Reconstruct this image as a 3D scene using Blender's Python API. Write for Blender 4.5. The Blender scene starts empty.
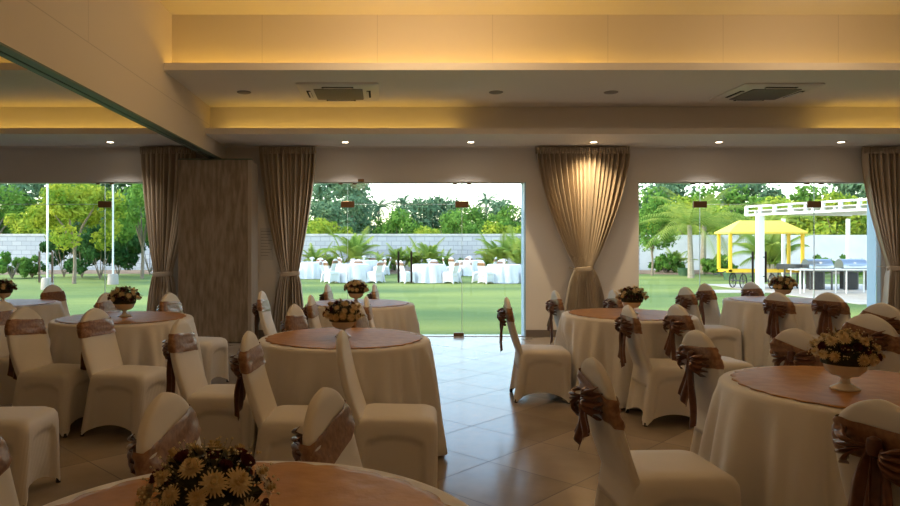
import bpy, bmesh, math, random
from mathutils import Vector, Matrix, noise as mnoise
PI = math.pi
sin, cos = math.sin, math.cos
C = bpy.context.scene.collection
H = 1.45            # eye height
F = 690.0           # focal length in pixels
VX, VY = 382.0, 243.0
def at(px, Y): return (px - VX) / F * Y
def zt(py, Y): return H + (VY - py) / F * Y

# ------------------------------------------------------------------ materials
def mat(name, base, rough=0.6, metal=0.0, spec=0.5, noise=None, bump=None, sheen=0.0, sub=None, trans=0.0, aniso=None):
    m = bpy.data.materials.new(name); m.use_nodes = True
    nt = m.node_tree; b = nt.nodes['Principled BSDF']
    b.inputs['Base Color'].default_value = (*base, 1)
    b.inputs['Roughness'].default_value = rough
    b.inputs['Metallic'].default_value = metal
    b.inputs['Specular IOR Level'].default_value = spec
    b.inputs['Sheen Weight'].default_value = sheen
    tc = nt.nodes.new('ShaderNodeTexCoord')
    if noise:
        c2, scale, stretch = noise[0], noise[1], (noise[2] if len(noise) > 2 else (1, 1, 1))
        mp = nt.nodes.new('ShaderNodeMapping'); mp.inputs['Scale'].default_value = stretch
        nt.links.new(tc.outputs['Object'], mp.inputs['Vector'])
        n = nt.nodes.new('ShaderNodeTexNoise'); n.inputs['Scale'].default_value = scale; n.inputs['Detail'].default_value = 5
        nt.links.new(mp.outputs[0], n.inputs['Vector'])
        r = nt.nodes.new('ShaderNodeValToRGB')
        r.color_ramp.elements[0].position = .35; r.color_ramp.elements[1].position = .65
        r.color_ramp.elements[0].color = (*base, 1); r.color_ramp.elements[1].color = (*c2, 1)
        nt.links.new(n.outputs['Fac'], r.inputs['Fac']); nt.links.new(r.outputs[0], b.inputs['Base Color'])
    if bump:
        scale, strength, dist = bump
        n = nt.nodes.new('ShaderNodeTexNoise'); n.inputs['Scale'].default_value = scale; n.inputs['Detail'].default_value = 6
        nt.links.new(tc.outputs['Object'], n.inputs['Vector'])
        bp = nt.nodes.new('ShaderNodeBump'); bp.inputs['Strength'].default_value = strength; bp.inputs['Distance'].default_value = dist
        nt.links.new(n.outputs['Fac'], bp.inputs['Height']); nt.links.new(bp.outputs[0], b.inputs['Normal'])
    return m

def emis(name, col, strength):
    m = bpy.data.materials.new(name); m.use_nodes = True
    nt = m.node_tree; nt.nodes.clear()
    e = nt.nodes.new('ShaderNodeEmission'); o = nt.nodes.new('ShaderNodeOutputMaterial')
    e.inputs[0].default_value = (*col, 1); e.inputs[1].default_value = strength
    nt.links.new(e.outputs[0], o.inputs[0]); return m

def leafmat(name, c1, c2, scale=1.5, tl=.35):
    m = bpy.data.materials.new(name); m.use_nodes = True
    nt = m.node_tree; nt.nodes.clear()
    o = nt.nodes.new('ShaderNodeOutputMaterial')
    tc = nt.nodes.new('ShaderNodeTexCoord')
    n = nt.nodes.new('ShaderNodeTexNoise'); n.inputs['Scale'].default_value = scale; n.inputs['Detail'].default_value = 6
    nt.links.new(tc.outputs['Object'], n.inputs['Vector'])
    r = nt.nodes.new('ShaderNodeValToRGB'); r.color_ramp.elements[0].position = .38; r.color_ramp.elements[1].position = .62
    r.color_ramp.elements[0].color = (*c1, 1); r.color_ramp.elements[1].color = (*c2, 1)
    nt.links.new(n.outputs['Fac'], r.inputs[0])
    d = nt.nodes.new('ShaderNodeBsdfDiffuse'); t = nt.nodes.new('ShaderNodeBsdfTranslucent'); mx = nt.nodes.new('ShaderNodeMixShader')
    mx.inputs[0].default_value = tl
    nt.links.new(r.outputs[0], d.inputs[0]); nt.links.new(r.outputs[0], t.inputs[0])
    nt.links.new(d.outputs[0], mx.inputs[1]); nt.links.new(t.outputs[0], mx.inputs[2]); nt.links.new(mx.outputs[0], o.inputs[0])
    return m

class G:   # tiny node-graph helper
    def __init__(s, m): s.m = m; s.nt = m.node_tree
    def math(s, op, a, b=None, c=None):
        n = s.nt.nodes.new('ShaderNodeMath'); n.operation = op
        for i, v in enumerate((a, b, c)):
            if v is None: continue
            if isinstance(v, (int, float)): n.inputs[i].default_value = v
            else: s.nt.links.new(v, n.inputs[i])
        return n.outputs[0]

def floor_material():
    m = mat('polished_floor_tile', (.3, .25, .2), rough=.22, spec=.5)
    g = G(m); nt = m.node_tree; b = nt.nodes['Principled BSDF']
    tc = nt.nodes.new('ShaderNodeTexCoord'); sp = nt.nodes.new('ShaderNodeSeparateXYZ')
    nt.links.new(tc.outputs['Object'], sp.inputs[0])
    x = g.math('SUBTRACT', sp.outputs[0], .71); y = g.math('SUBTRACT', sp.outputs[1], 4.58)
    k = 1 / .886
    u = g.math('MULTIPLY', g.math('ADD', x, y), k); v = g.math('MULTIPLY', g.math('SUBTRACT', x, y), k)
    def edge(w):
        f = g.math('SUBTRACT', w, g.math('FLOOR', w))
        return g.math('MINIMUM', f, g.math('SUBTRACT', 1.0, f))
    e = g.math('MINIMUM', edge(u), edge(v))
    grout = g.math('LESS_THAN', e, .0055)
    cb = nt.nodes.new('ShaderNodeCombineXYZ'); nt.links.new(g.math('FLOOR', u), cb.inputs[0]); nt.links.new(g.math('FLOOR', v), cb.inputs[1])
    wn = nt.nodes.new('ShaderNodeTexWhiteNoise'); nt.links.new(cb.outputs[0], wn.inputs['Vector'])
    nz = nt.nodes.new('ShaderNodeTexNoise'); nz.inputs['Scale'].default_value = 2.5; nz.inputs['Detail'].default_value = 8
    nt.links.new(tc.outputs['Object'], nz.inputs['Vector'])
    f = g.math('ADD', g.math('MULTIPLY', wn.outputs['Value'], .35), g.math('MULTIPLY', nz.outputs['Fac'], .65))
    r = nt.nodes.new('ShaderNodeValToRGB'); r.color_ramp.elements[0].position = .25; r.color_ramp.elements[1].position = .75
    r.color_ramp.elements[0].color = (.25, .205, .155, 1); r.color_ramp.elements[1].color = (.42, .355, .285, 1)
    nt.links.new(f, r.inputs[0])
    mx = nt.nodes.new('ShaderNodeMix'); mx.data_type = 'RGBA'
    nt.links.new(grout, mx.inputs['Factor']); nt.links.new(r.outputs[0], mx.inputs['A']); mx.inputs['B'].default_value = (.10, .08, .065, 1)
    nt.links.new(mx.outputs['Result'], b.inputs['Base Color'])
    nt.links.new(g.math('ADD', g.math('MULTIPLY', nz.outputs['Fac'], .12), g.math('ADD', .13, g.math('MULTIPLY', grout, .5))), b.inputs['Roughness'])
    return m

def seam_material(name, base, axis, period, phase, zs=None, dark=.72):
    """painted board with fine joints at every 'period' along one axis, and one level joint at height zs"""
    m = mat(name, base, rough=.6)
    g = G(m); nt = m.node_tree; b = nt.nodes['Principled BSDF']
    tc = nt.nodes.new('ShaderNodeTexCoord'); sp = nt.nodes.new('ShaderNodeSeparateXYZ'); nt.links.new(tc.outputs['Object'], sp.inputs[0])
    w = g.math('DIVIDE', g.math('SUBTRACT', sp.outputs[axis], phase), period)
    f = g.math('SUBTRACT', w, g.math('FLOOR', w)); e = g.math('MULTIPLY', g.math('MINIMUM', f, g.math('SUBTRACT', 1.0, f)), period)
    j = g.math('LESS_THAN', e, .004)
    if zs is not None:
        j = g.math('MULTIPLY', j, g.math('GREATER_THAN', sp.outputs[2], zs))
        j = g.math('MAXIMUM', j, g.math('LESS_THAN', g.math('ABSOLUTE', g.math('SUBTRACT', sp.outputs[2], zs)), .004))
    mx = nt.nodes.new('ShaderNodeMix'); mx.data_type = 'RGBA'
    nt.links.new(j, mx.inputs['Factor']); mx.inputs['A'].default_value = (*base, 1); mx.inputs['B'].default_value = (*[c * dark for c in base], 1)
    nt.links.new(mx.outputs['Result'], b.inputs['Base Color'])
    return m

def block_material(name, c1, c2, mortar, bw, bh, ms=.012):
    m = mat(name, c1, rough=.85)
    nt = m.node_tree; b = nt.nodes['Principled BSDF']
    tc = nt.nodes.new('ShaderNodeTexCoord'); sp = nt.nodes.new('ShaderNodeSeparateXYZ'); cb = nt.nodes.new('ShaderNodeCombineXYZ')
    nt.links.new(tc.outputs['Object'], sp.inputs[0]); nt.links.new(sp.outputs[0], cb.inputs[0]); nt.links.new(sp.outputs[2], cb.inputs[1])
    br = nt.nodes.new('ShaderNodeTexBrick'); nt.links.new(cb.outputs[0], br.inputs['Vector'])
    br.inputs['Color1'].default_value = (*c1, 1); br.inputs['Color2'].default_value = (*c2, 1); br.inputs['Mortar'].default_value = (*mortar, 1)
    br.inputs['Scale'].default_value = 1; br.inputs['Mortar Size'].default_value = ms
    br.inputs['Brick Width'].default_value = bw; br.inputs['Row Height'].default_value = bh
    nt.links.new(br.outputs['Color'], b.inputs['Base Color'])
    return m

def glass_material(name, tint=(.97, .99, .98)):
    m = bpy.data.materials.new(name); m.use_nodes = True
    nt = m.node_tree; nt.nodes.clear()
    o = nt.nodes.new('ShaderNodeOutputMaterial'); t = nt.nodes.new('ShaderNodeBsdfTransparent'); gl = nt.nodes.new('ShaderNodeBsdfGlossy')
    t.inputs[0].default_value = (*tint, 1); gl.inputs['Roughness'].default_value = .02
    fr = nt.nodes.new('ShaderNodeFresnel'); fr.inputs[0].default_value = 1.45
    mx = nt.nodes.new('ShaderNodeMixShader')
    nt.links.new(fr.outputs[0], mx.inputs[0]); nt.links.new(t.outputs[0], mx.inputs[1]); nt.links.new(gl.outputs[0], mx.inputs[2])
    nt.links.new(mx.outputs[0], o.inputs[0]); return m

M = {}
M['floor'] = floor_material()
M['wall'] = mat('painted_wall', (.72, .69, .65), rough=.75, bump=(60, .08, .002))
M['ceiling'] = mat('painted_ceiling', (.80, .77, .72), rough=.7)
M['riser'] = seam_material('cove_riser_board', (.64, .58, .48), 0, 1.317, -1.37, dark=.8)
M['beam'] = seam_material('boxed_beam_board', (.64, .58, .49), 1, 2.6, 5.64 - 2.6, 3.09, dark=.75)
M['track'] = mat('lawn_tinted_aluminium_track', (.10, .15, .125), rough=.5, metal=.2)  # green of the reflected lawn put into the grey metal colour
M['black'] = mat('black_gap', (.012, .012, .012), rough=.8)
M['panel'] = mat('brown_suede_panel', (.22, .18, .14), rough=.85, noise=((.36, .31, .255), 7, (3, 3, .55)), bump=(40, .2, .004))
M['panel_edge'] = mat('panel_edge', (.42, .38, .33), rough=.5)
M['skirting'] = mat('stone_skirting', (.17, .14, .12), rough=.35)
M['glass'] = glass_material('clear_glass')
M['glass_edge'] = mat('polished_glass_edge', (.62, .76, .74), rough=.2, spec=.8)
M['bronze'] = mat('bronze_fitting', (.20, .115, .055), rough=.3, metal=.85)
M['satin'] = mat('pale_satin_steel', (.62, .62, .60), rough=.45, metal=.3)
M['steel'] = mat('brushed_steel', (.55, .55, .55), rough=.28, metal=1)
M['dark_steel'] = mat('dark_handle_steel', (.12, .12, .125), rough=.35, metal=.8)
M['curtain'] = mat('taupe_satin_curtain', (.47, .385, .28), rough=.34, spec=.7, sheen=.3, bump=(25, .1, .004))
M['cover'] = mat('stretch_white_chair_cover', (.75, .735, .71), rough=.62, sheen=.25, bump=(18, .12, .006))
M['cloth'] = mat('white_table_linen', (.74, .73, .72), rough=.7, sheen=.3, bump=(9, .22, .012))
M['sash'] = mat('copper_brown_satin', (.21, .088, .038), rough=.34, metal=.25, spec=.8, sheen=.12, noise=((.36, .19, .095), 45), bump=(28, .35, .006))
M['bow'] = mat('dark_copper_brown_satin', (.105, .036, .018), rough=.30, metal=.3, spec=.8, sheen=.1, noise=((.17, .062, .028), 30), bump=(28, .35, .006))
M['runner'] = mat('brown_satin_overlay', (.38, .175, .035), rough=.5, metal=.1, spec=.35, noise=((.46, .225, .055), 14), bump=(13, .35, .012))
M['porcelain'] = mat('white_glazed_urn', (.78, .76, .72), rough=.25)
M['cream'] = mat('cream_petals', (.60, .46, .22), rough=.7, noise=((.70, .60, .38), 60))
M['maroon'] = mat('dark_maroon_petals', (.10, .015, .018), rough=.6)
M['darkleaf'] = mat('dark_foliage', (.018, .022, .010), rough=.7, noise=((.035, .04, .015), 40))
M['breath'] = mat('babys_breath', (.72, .64, .42), rough=.7)
M['twig'] = mat('thin_green_stem', (.16, .16, .07), rough=.7)
M['white_plastic'] = mat('white_plastic', (.72, .70, .66), rough=.4)
M['grille'] = mat('grey_brown_grille', (.16, .135, .12), rough=.6)
M['greydisc'] = mat('grey_speaker_mesh', (.28, .26, .24), rough=.6)
M['wood'] = mat('table_plywood', (.4, .28, .17), rough=.6, noise=((.3, .2, .12), 6, (1, 8, 1)))
M['notice'] = mat('notice_board_white', (.60, .59, .57), rough=.5)
M['ink'] = mat('faint_grey_print', (.36, .35, .34), rough=.6)
M['lawn'] = mat('lawn_grass', (.085, .155, .022), rough=.9, noise=((.25, .30, .05), .5, (.18, .7, 1)), bump=(14, .6, .05))  # yellow and green grass patches, stretched to paint in stripes of sunlight
M['soil'] = mat('brown_soil', (.20, .13, .08), rough=.95, noise=((.30, .21, .13), 3), bump=(6, .6, .05))
M['paving'] = mat('pale_paving', (.55, .50, .43), rough=.85, noise=((.46, .41, .35), 2))
M['block'] = block_material('grey_block_wall', (.50, .50, .50), (.62, .61, .58), (.30, .30, .31), .55, .26)
M['plaster'] = mat('white_plaster_wall', (.80, .79, .76), rough=.85, noise=((.70, .69, .66), 1.2))
M['coping'] = mat('pale_coping', (.74, .71, .64), rough=.85, noise=((.58, .55, .5), 4))
M['bark'] = mat('brown_bark', (.20, .15, .10), rough=.9, noise=((.32, .25, .18), 9, (4, 4, 1)), bump=(20, .6, .02))
M['palebark'] = mat('pale_palm_trunk', (.45, .38, .28), rough=.9, noise=((.30, .25, .18), 9, (.6, .6, 5)), bump=(14, .6, .02))
M['leaf_yellow'] = leafmat('yellow_green_leaves', (.18, .30, .035), (.52, .55, .07))
M['leaf_mid'] = leafmat('mid_green_leaves', (.09, .22, .04), (.22, .38, .07))
M['leaf_dark'] = leafmat('dark_green_leaves', (.03, .095, .03), (.08, .18, .05), tl=.2)
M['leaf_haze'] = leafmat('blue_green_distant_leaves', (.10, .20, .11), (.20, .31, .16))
M['leaf_palm'] = leafmat('palm_leaflets', (.20, .32, .06), (.40, .46, .10))
M['yellow'] = mat('yellow_painted_steel', (.85, .55, .02), rough=.45)
M['yellow_roof'] = mat('pale_yellow_canopy', (.88, .68, .10), rough=.6)
M['white_paint'] = mat('white_painted_steel', (.82, .81, .78), rough=.4)
M['rubber'] = mat('black_rubber', (.03, .03, .03), rough=.7)
M['concrete'] = mat('concrete_footing', (.42, .36, .30), rough=.9)
M['terracotta'] = mat('terracotta_pot', (.50, .22, .10), rough=.8)
M['led'] = emis('warm_led', (1.0, .56, .075), 9)
M['led_weak'] = emis('warm_led_dim', (1.0, .58, .10), 4.5)
M['down'] = emis('downlight_lens', (1.0, .80, .55), 14)
M['bulb'] = emis('chandelier_bulb', (1.0, .72, .30), 6)
M['crystal'] = mat('gold_crystal_bead', (.85, .62, .22), rough=.12, metal=.8)
M['gold'] = mat('gold_metal', (.70, .47, .15), rough=.25, metal=1)

# ------------------------------------------------------------------ mesh helpers
class MB:
    def __init__(s): s.v = []; s.f = []; s.sm = True
    def add(s, vs, fs):
        o = len(s.v); s.v += [tuple(p) for p in vs]; s.f += [tuple(i + o for i in f) for f in fs]
    def box(s, x0, x1, y0, y1, z0, z1, rz=0, piv=None):
        vs = [(x, y, z) for z in (z0, z1) for y in (y0, y1) for x in (x0, x1)]
        if rz:
            px, py = piv or ((x0 + x1) / 2, (y0 + y1) / 2)
            vs = [(px + (x - px) * cos(rz) - (y - py) * sin(rz), py + (x - px) * sin(rz) + (y - py) * cos(rz), z) for x, y, z in vs]
        s.add(vs, [(0, 2, 3, 1), (4, 5, 7, 6), (0, 1, 5, 4), (2, 6, 7, 3), (0, 4, 6, 2), (1, 3, 7, 5)])
    def rings(s, rings, cap0=True, cap1=True, closed=True):
        o = len(s.v); n = len(rings[0])
        for r in rings: s.v += [tuple(p) for p in r]
        for i in range(len(rings) - 1):
            for j in range(n if closed else n - 1):
                k = (j + 1) % n
                s.f.append((o + i * n + j, o + i * n + k, o + (i + 1) * n + k, o + (i + 1) * n + j))
        if cap0: s.f.append(tuple(o + j for j in range(n - 1, -1, -1)))
        if cap1: s.f.append(tuple(o + (len(rings) - 1) * n + j for j in range(n)))
    def lathe(s, prof, n=24, c=(0, 0, 0), cap0=True, cap1=True):
        s.rings([[(c[0] + r * cos(2 * PI * j / n), c[1] + r * sin(2 * PI * j / n), c[2] + z) for j in range(n)] for r, z in prof], cap0, cap1)
    def tube(s, pts, r, n=8):
        pts = [Vector(p) for p in pts]; rr = r if isinstance(r, (list, tuple)) else [r] * len(pts)
        rings = []; up = None
        for i, p in enumerate(pts):
            d = (pts[min(i + 1, len(pts) - 1)] - pts[max(i - 1, 0)]).normalized()
            if up is None: up = Vector((0, 0, 1)) if abs(d.z) < .9 else Vector((1, 0, 0))
            a = d.cross(up).normalized(); b = a.cross(d).normalized(); up = b
            rings.append([p + (a * cos(2 * PI * j / n) + b * sin(2 * PI * j / n)) * rr[i] for j in range(n)])
        s.rings(rings)
    def build(s, name, m, parent=None, smooth=None, shade=40, mods=None):
        me = bpy.data.meshes.new(name); me.from_pydata(s.v, [], s.f); me.update()
        bm = bmesh.new(); bm.from_mesh(me); bmesh.ops.recalc_face_normals(bm, faces=bm.faces); bm.to_mesh(me); bm.free()
        me.materials.append(m if not isinstance(m, str) else M[m])
        if smooth is None or smooth:
            me.polygons.foreach_set('use_smooth', [True] * len(me.polygons))
            if smooth is None: me.set_sharp_from_angle(angle=math.radians(shade))
        o = bpy.data.objects.new(name, me); C.objects.link(o)
        if parent: o.parent = parent
        return o

def tag(o, label, cat, group=None, kind=None):
    if label: o['label'] = label
    if cat: o['category'] = cat
    if group: o['group'] = group
    if kind: o['kind'] = kind
    return o
def struct(o, label=None, cat=None):
    o['kind'] = 'structure'
    if label: o['label'] = label
    if cat: o['category'] = cat
    return o
def thing(name, label, cat, loc=(0, 0, 0), rz=0, group=None, scale=1):
    o = bpy.data.objects.new(name, None); C.objects.link(o); o.location = loc; o.rotation_euler = (0, 0, rz)
    o.scale = (scale,) * 3; o.empty_display_size = .1
    return tag(o, label, cat, group)
def copy_tree(o, parent=None):
    c = o.copy(); C.objects.link(c); c.parent = parent
    for ch in list(o.children): copy_tree(ch, c)
    return c
def box(name, m, x0, x1, y0, y1, z0, z1, parent=None, bevel=0):
    b = MB(); b.box(x0, x1, y0, y1, z0, z1); o = b.build(name, m, parent, smooth=False)
    if bevel:
        md = o.modifiers.new('b', 'BEVEL'); md.width = bevel; md.segments = 2
    return o

# ------------------------------------------------------------------ room shell
XL, XR, YB, YW = -9.0, 9.3, -5.0, 10.64
TH = .30
struct(box('floor', 'floor', XL - .2, XR + .2, YB, YW + TH, -.1, 0), 'beige floor tiles laid diagonally, reflecting the windows', 'floor')
struct(box('wall_left', 'wall', XL - .2, XL, YB, YW, 0, 4.3), 'painted left wall', 'wall')
struct(box('wall_right', 'wall', XR, XR + .2, YB, YW, 0, 4.3), 'painted right wall', 'wall')
struct(box('wall_back', 'wall', XL - .2, XR + .2, YB - .2, YB, 0, 4.3), 'painted wall behind the camera', 'wall')
OPEN = [(-7.06, -3.33), (-1.51, 2.22), (3.96, 7.70)]
ZH = 2.39
w = MB(); e = [XL - .2] + [v for o in OPEN for v in o] + [XR + .2]
for i in range(0, len(e), 2): w.box(e[i], e[i + 1], YW, YW + TH, -.3, ZH)
w.box(XL - .2, XR + .2, YW, YW + TH, ZH, 4.3)
for a, b in OPEN: w.box(a, b, YW, YW + TH - .002, -.3, -.1)
struct(w.build('wall_front', 'wall', smooth=False), 'pale painted wall with three glazed openings onto the lawn', 'wall')
M['sky_tint'] = mat('sky_tinted_reveal', (.40, .53, .63), rough=.6)  # sky light reflected on the reveals, put into the colour as pale blue
for q, (a, b) in enumerate(OPEN):  # thin linings added to carry that sky tint
    struct(box('trim_%d' % (q + 2), 'sky_tint', b - .012, b, YW + .003, YW + TH, -.08, ZH - .001), 'right-hand reveal of a window opening, sky light tinted into its colour', 'trim')
for i in range(0, len(e), 2):
    if i in (2, 4): struct(box('baseboard_front', 'skirting', e[i], e[i + 1], YW - .015, YW, 0, .11), 'dark stone skirting under the window wall', 'baseboard')
# stepped ceiling, one extruded profile
prof = [(YB, 4.06), (7.90, 4.06), (7.90, 3.375), (7.62, 3.375), (7.62, 3.43), (7.58, 3.43), (7.58, 3.35), (9.64, 3.35), (9.64, 2.955),
        (9.41, 2.955), (9.41, 3.012), (9.37, 3.012), (9.37, 2.93), (YW, 2.93), (YW, 4.3), (YB, 4.3)]
c = MB(); c.rings([[(x, y, z) for y, z in prof] for x in (XL, XR)])
struct(c.build('ceiling', 'ceiling', smooth=False), 'stepped pale ceiling with two lit cove troughs', 'ceiling')
struct(box('trim_1', 'riser', XL, XR, 7.885, 7.90, 3.376, 4.06), 'boarded upper cove face glowing amber', 'trim')
# boxed beam over the folding wall line
b = MB(); b.box(-2.555, -2.40, YB, YW, 2.715, 4.06)
struct(b.build('ceiling_beam', 'beam', smooth=False), 'deep boxed ceiling beam running towards the windows', 'beam')
tr = thing('partition_track', 'aluminium sliding track under the ceiling beam, lawn reflection tinted into its colour', 'track', (0, 0, 0))
box('rail', 'track', -2.480, -2.40, YB, YW - .01, 2.70, 2.715, tr)
box('rail', 'track', -2.555, -2.497, YB, YW - .01, 2.70, 2.715, tr)
box('slot', 'black', -2.497, -2.480, YB, YW - .01, 2.708, 2.715, tr)
# stacked folding partition
ps = thing('folding_partition', 'tall stack of brown suede folding partition panels parked by the window wall', 'partition', (-2.42, 10.3, 0))
box('panel', 'panel', -.535, .475, -.30, -.19, .012, 2.655, ps, .006)
for k in range(3): box('panel', 'panel_edge', -.535, .535, -.185 + .125 * k, -.185 + .125 * k + .115, .012, 2.64, ps, .006)
box('edge_profile', 'panel_edge', .475, .53, -.30, -.19, .012, 2.655, ps, .004)['label'] = 'pale end profile'
box('hanger', 'steel', -.12, -.06, -.02, .02, 2.64, 2.70, ps)
box('top_seal', 'track', -.535, .53, -.29, -.20, 2.655, 2.675, ps)

# cove LED strips (in the troughs, behind the lips)
def strip(name, m, x0, x1, y, z, label):
    o = box(name, m, x0, x1, y - .012, y + .012, z, z + .012); tag(o, label, 'light strip'); return o
strip('cove_light_strip', 'led_weak', XL + .2, -2.66, 7.76, 3.3765, 'upper cove light strip in the ceiling left of the beam')
strip('cove_light_strip', 'led', -2.38, 2.6, 7.76, 3.3765, 'bright amber strip in the upper cove, right of the beam')
strip('cove_light_strip', 'led_weak', 2.65, XR - .2, 7.76, 3.3765, 'dimmer amber strip in the upper cove towards the right')
strip('cove_light_strip', 'led_weak', XL + .2, -2.66, 9.53, 2.957, 'lower cove light strip left of the beam')
strip('cove_light_strip', 'led_weak', -2.2, 1.05, 9.53, 2.957, 'short amber strip in the lower cove beside the beam')
strip('cove_light_strip', 'led_weak', 6.05, XR - .2, 9.53, 2.957, 'amber strip in the lower cove at the far right')

# downlights
LW = 1.0
dx = [(-5.85, ''), (-3.98, 'recessed downlight left of the beam, over the left window'), (-.54, 'recessed downlight above the left side of the middle window'),
      (1.30, 'recessed downlight above the right side of the middle window'), (3.10, 'recessed downlight above the open-pinched curtain between two windows'),
      (4.93, 'recessed downlight above the left side of the right window'), (6.72, 'recessed downlight above the right side of the right window, by the far curtain')]
for x, lab in dx[1:]:
    t = thing('downlight', lab, 'downlight', (x, 10.1, 2.93), group='recessed downlights along the window wall')
    r = MB(); n = 20
    r.lathe([(.062, -.0005), (.062, -.006), (.048, -.008), (.046, -.0005)], n, cap0=False, cap1=False); r.build('rim', 'white_plastic', t)
    d = MB(); d.lathe([(.047, -.004), (.001, -.004)], n, cap0=False); d.build('lens', 'down', t, smooth=False)
    l = bpy.data.lights.new('downlight_beam', 'SPOT'); l.energy = 60; l.color = (1, .92, .84); l.spot_size = math.radians(112); l.spot_blend = 1.0; l.shadow_soft_size = .04
    if x == 3.10: l.energy = 105; l.spot_size = math.radians(110); l.color = (1, .74, .42)
    o = bpy.data.objects.new('downlight_beam', l); C.objects.link(o); o.location = (x, 10.1, 2.915); o.rotation_euler = (math.radians(14) if x == 3.10 else 0, 0, 0)
# ceiling speakers
for px, lab in ((244, 'round grey ceiling speaker nearest the beam'), (496, 'round grey ceiling speaker between the two air conditioners, left one'),
                (611, 'round grey ceiling speaker just left of the right air conditioner')):
    s = MB(); s.lathe([(.088, 0), (.088, -.008), (.075, -.014), (.001, -.012)], 24)
    o = s.build('ceiling_speaker', 'greydisc'); o.location = (at(px, 8.68), 8.68, 3.35); tag(o, lab, 'speaker', 'flush ceiling speakers')
# cassette air conditioners
def cassette(x0, x1, y0, y1, label):
    cx, cy = (x0 + x1) / 2, (y0 + y1) / 2; h = (x1 - x0) / 2
    t = thing('cassette_air_conditioner', label, 'air conditioner', (cx, cy, 3.35))
    p = MB()
    def rr(hh, rad, z, n=6):
        pts = []
        for qx, qy, a0 in ((1, 1, 0), (-1, 1, PI / 2), (-1, -1, PI), (1, -1, 3 * PI / 2)):
            for k in range(n + 1):
                a = a0 + PI / 2 * k / n; pts.append((qx * (hh - rad) + rad * cos(a), qy * (hh - rad) + rad * sin(a), z))
        return pts
    p.rings([rr(h, .05, 0), rr(h, .05, -.012), rr(h - .03, .05, -.028), rr(h - .13, .1, -.032), rr(.31, .03, -.034)], True, True)
    p.build('panel', 'white_plastic', t)
    g = MB(); g.rings([rr(.30, .02, -.033), rr(.296, .02, -.042)]); 
    g.build('grille', 'grille', t, smooth=False)['label'] = 'grey brown intake grille'
    for k in range(4):
        a = k * PI / 2
        v = MB(); v.box(.345, .395, -.19, .19, -.037, -.030, 0)
        o = v.build('louvre', 'black', t, smooth=False); o.rotation_euler = (0, 0, a)
        f = MB(); f.box(.347, .370, -.17, .17, -.046, -.0365); f.build('flap', 'white_plastic', o, smooth=False)
cassette(-1.03, -.04, 8.17, 9.15, 'square white ceiling cassette unit on the left, nearer the beam, lit yellow')
cassette(4.32, 5.28, 8.18, 9.15, 'square white ceiling cassette unit on the right, above the right window')

# chandeliers: gold ring, crystal drops, bulbs
random.seed(3)
def chandelier():
    t = thing('crystal_chandelier', '', 'chandelier')
    m = MB(); m.lathe([(.30, 0), (.30, -.03), (.27, -.05), (.001, -.05)], 28); m.build('ceiling_plate', 'gold', t)
    b = MB()
    for ring, (r, z) in enumerate(((.29, -.10), (.27, -.16), (.23, -.22), (.17, -.26), (.10, -.29), (.03, -.31))):
        n = max(3, int(r * 110))
        for k in range(n):
            a = 2 * PI * k / n + ring; s = .013; c = Vector((r * cos(a), r * sin(a), z + random.uniform(-.01, .01)))
            vs = [c + Vector(d) * s for d in ((1, 0, 0), (0, 1, 0), (-1, 0, 0), (0, -1, 0), (0, 0, 1.6), (0, 0, -1.6))]
            b.add(vs, [(0, 1, 4), (1, 2, 4), (2, 3, 4), (3, 0, 4), (1, 0, 5), (2, 1, 5), (3, 2, 5), (0, 3, 5)])
            b.box(c.x - .001, c.x + .001, c.y - .001, c.y + .001, c.z, -.05)
    o = b.build('crystal_beads', 'crystal', t, smooth=False); o['kind'] = 'stuff'
    for k in range(6):
        a = k * PI / 3; m = MB(); m.lathe([(.001, -.05), (.012, -.06), (.02, -.085), (.012, -.11), (.001, -.115)], 8, (.14 * cos(a), .14 * sin(a), 0)); m.build('bulb', 'bulb', t)
    return t
ch0 = chandelier(); first = True
CH = [(at(389, 6.4), 6.4, 'gold crystal chandelier at the top edge, leftmost of the three'), (at(487, 6.4), 6.4, 'gold crystal chandelier at the top edge, the middle one'),
      (at(884, 6.4), 6.4, 'gold crystal chandelier at the top right corner of the ceiling')]
for x, y, lab in CH:
    t = ch0 if first else copy_tree(ch0); first = False
    t.location = (x, y, 4.06); t['label'] = lab; t['group'] = 'crystal chandeliers on the high ceiling'
def lamp(x, y, z, e, col=(1, .52, .19), r=.25, typ='POINT'):
    l = bpy.data.lights.new('room_lamp', typ); l.energy = e; l.color = col; l.shadow_soft_size = r
    o = bpy.data.objects.new('room_lamp', l); C.objects.link(o); o.location = (x, y, z); return o
EL = 4.6
for x, y, _ in CH: lamp(x, y, 3.68, 19, (1, .68, .38))
for x, y in ((-5.5, 6.0), (-5.5, 2.0), (-.8, 2.0), (2.4, 2.0), (5.4, 2.5), (-.8, -2), (2.4, -2), (5.4, -2)): lamp(x, y, 3.6, EL * 1.25, r=.35)

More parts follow.
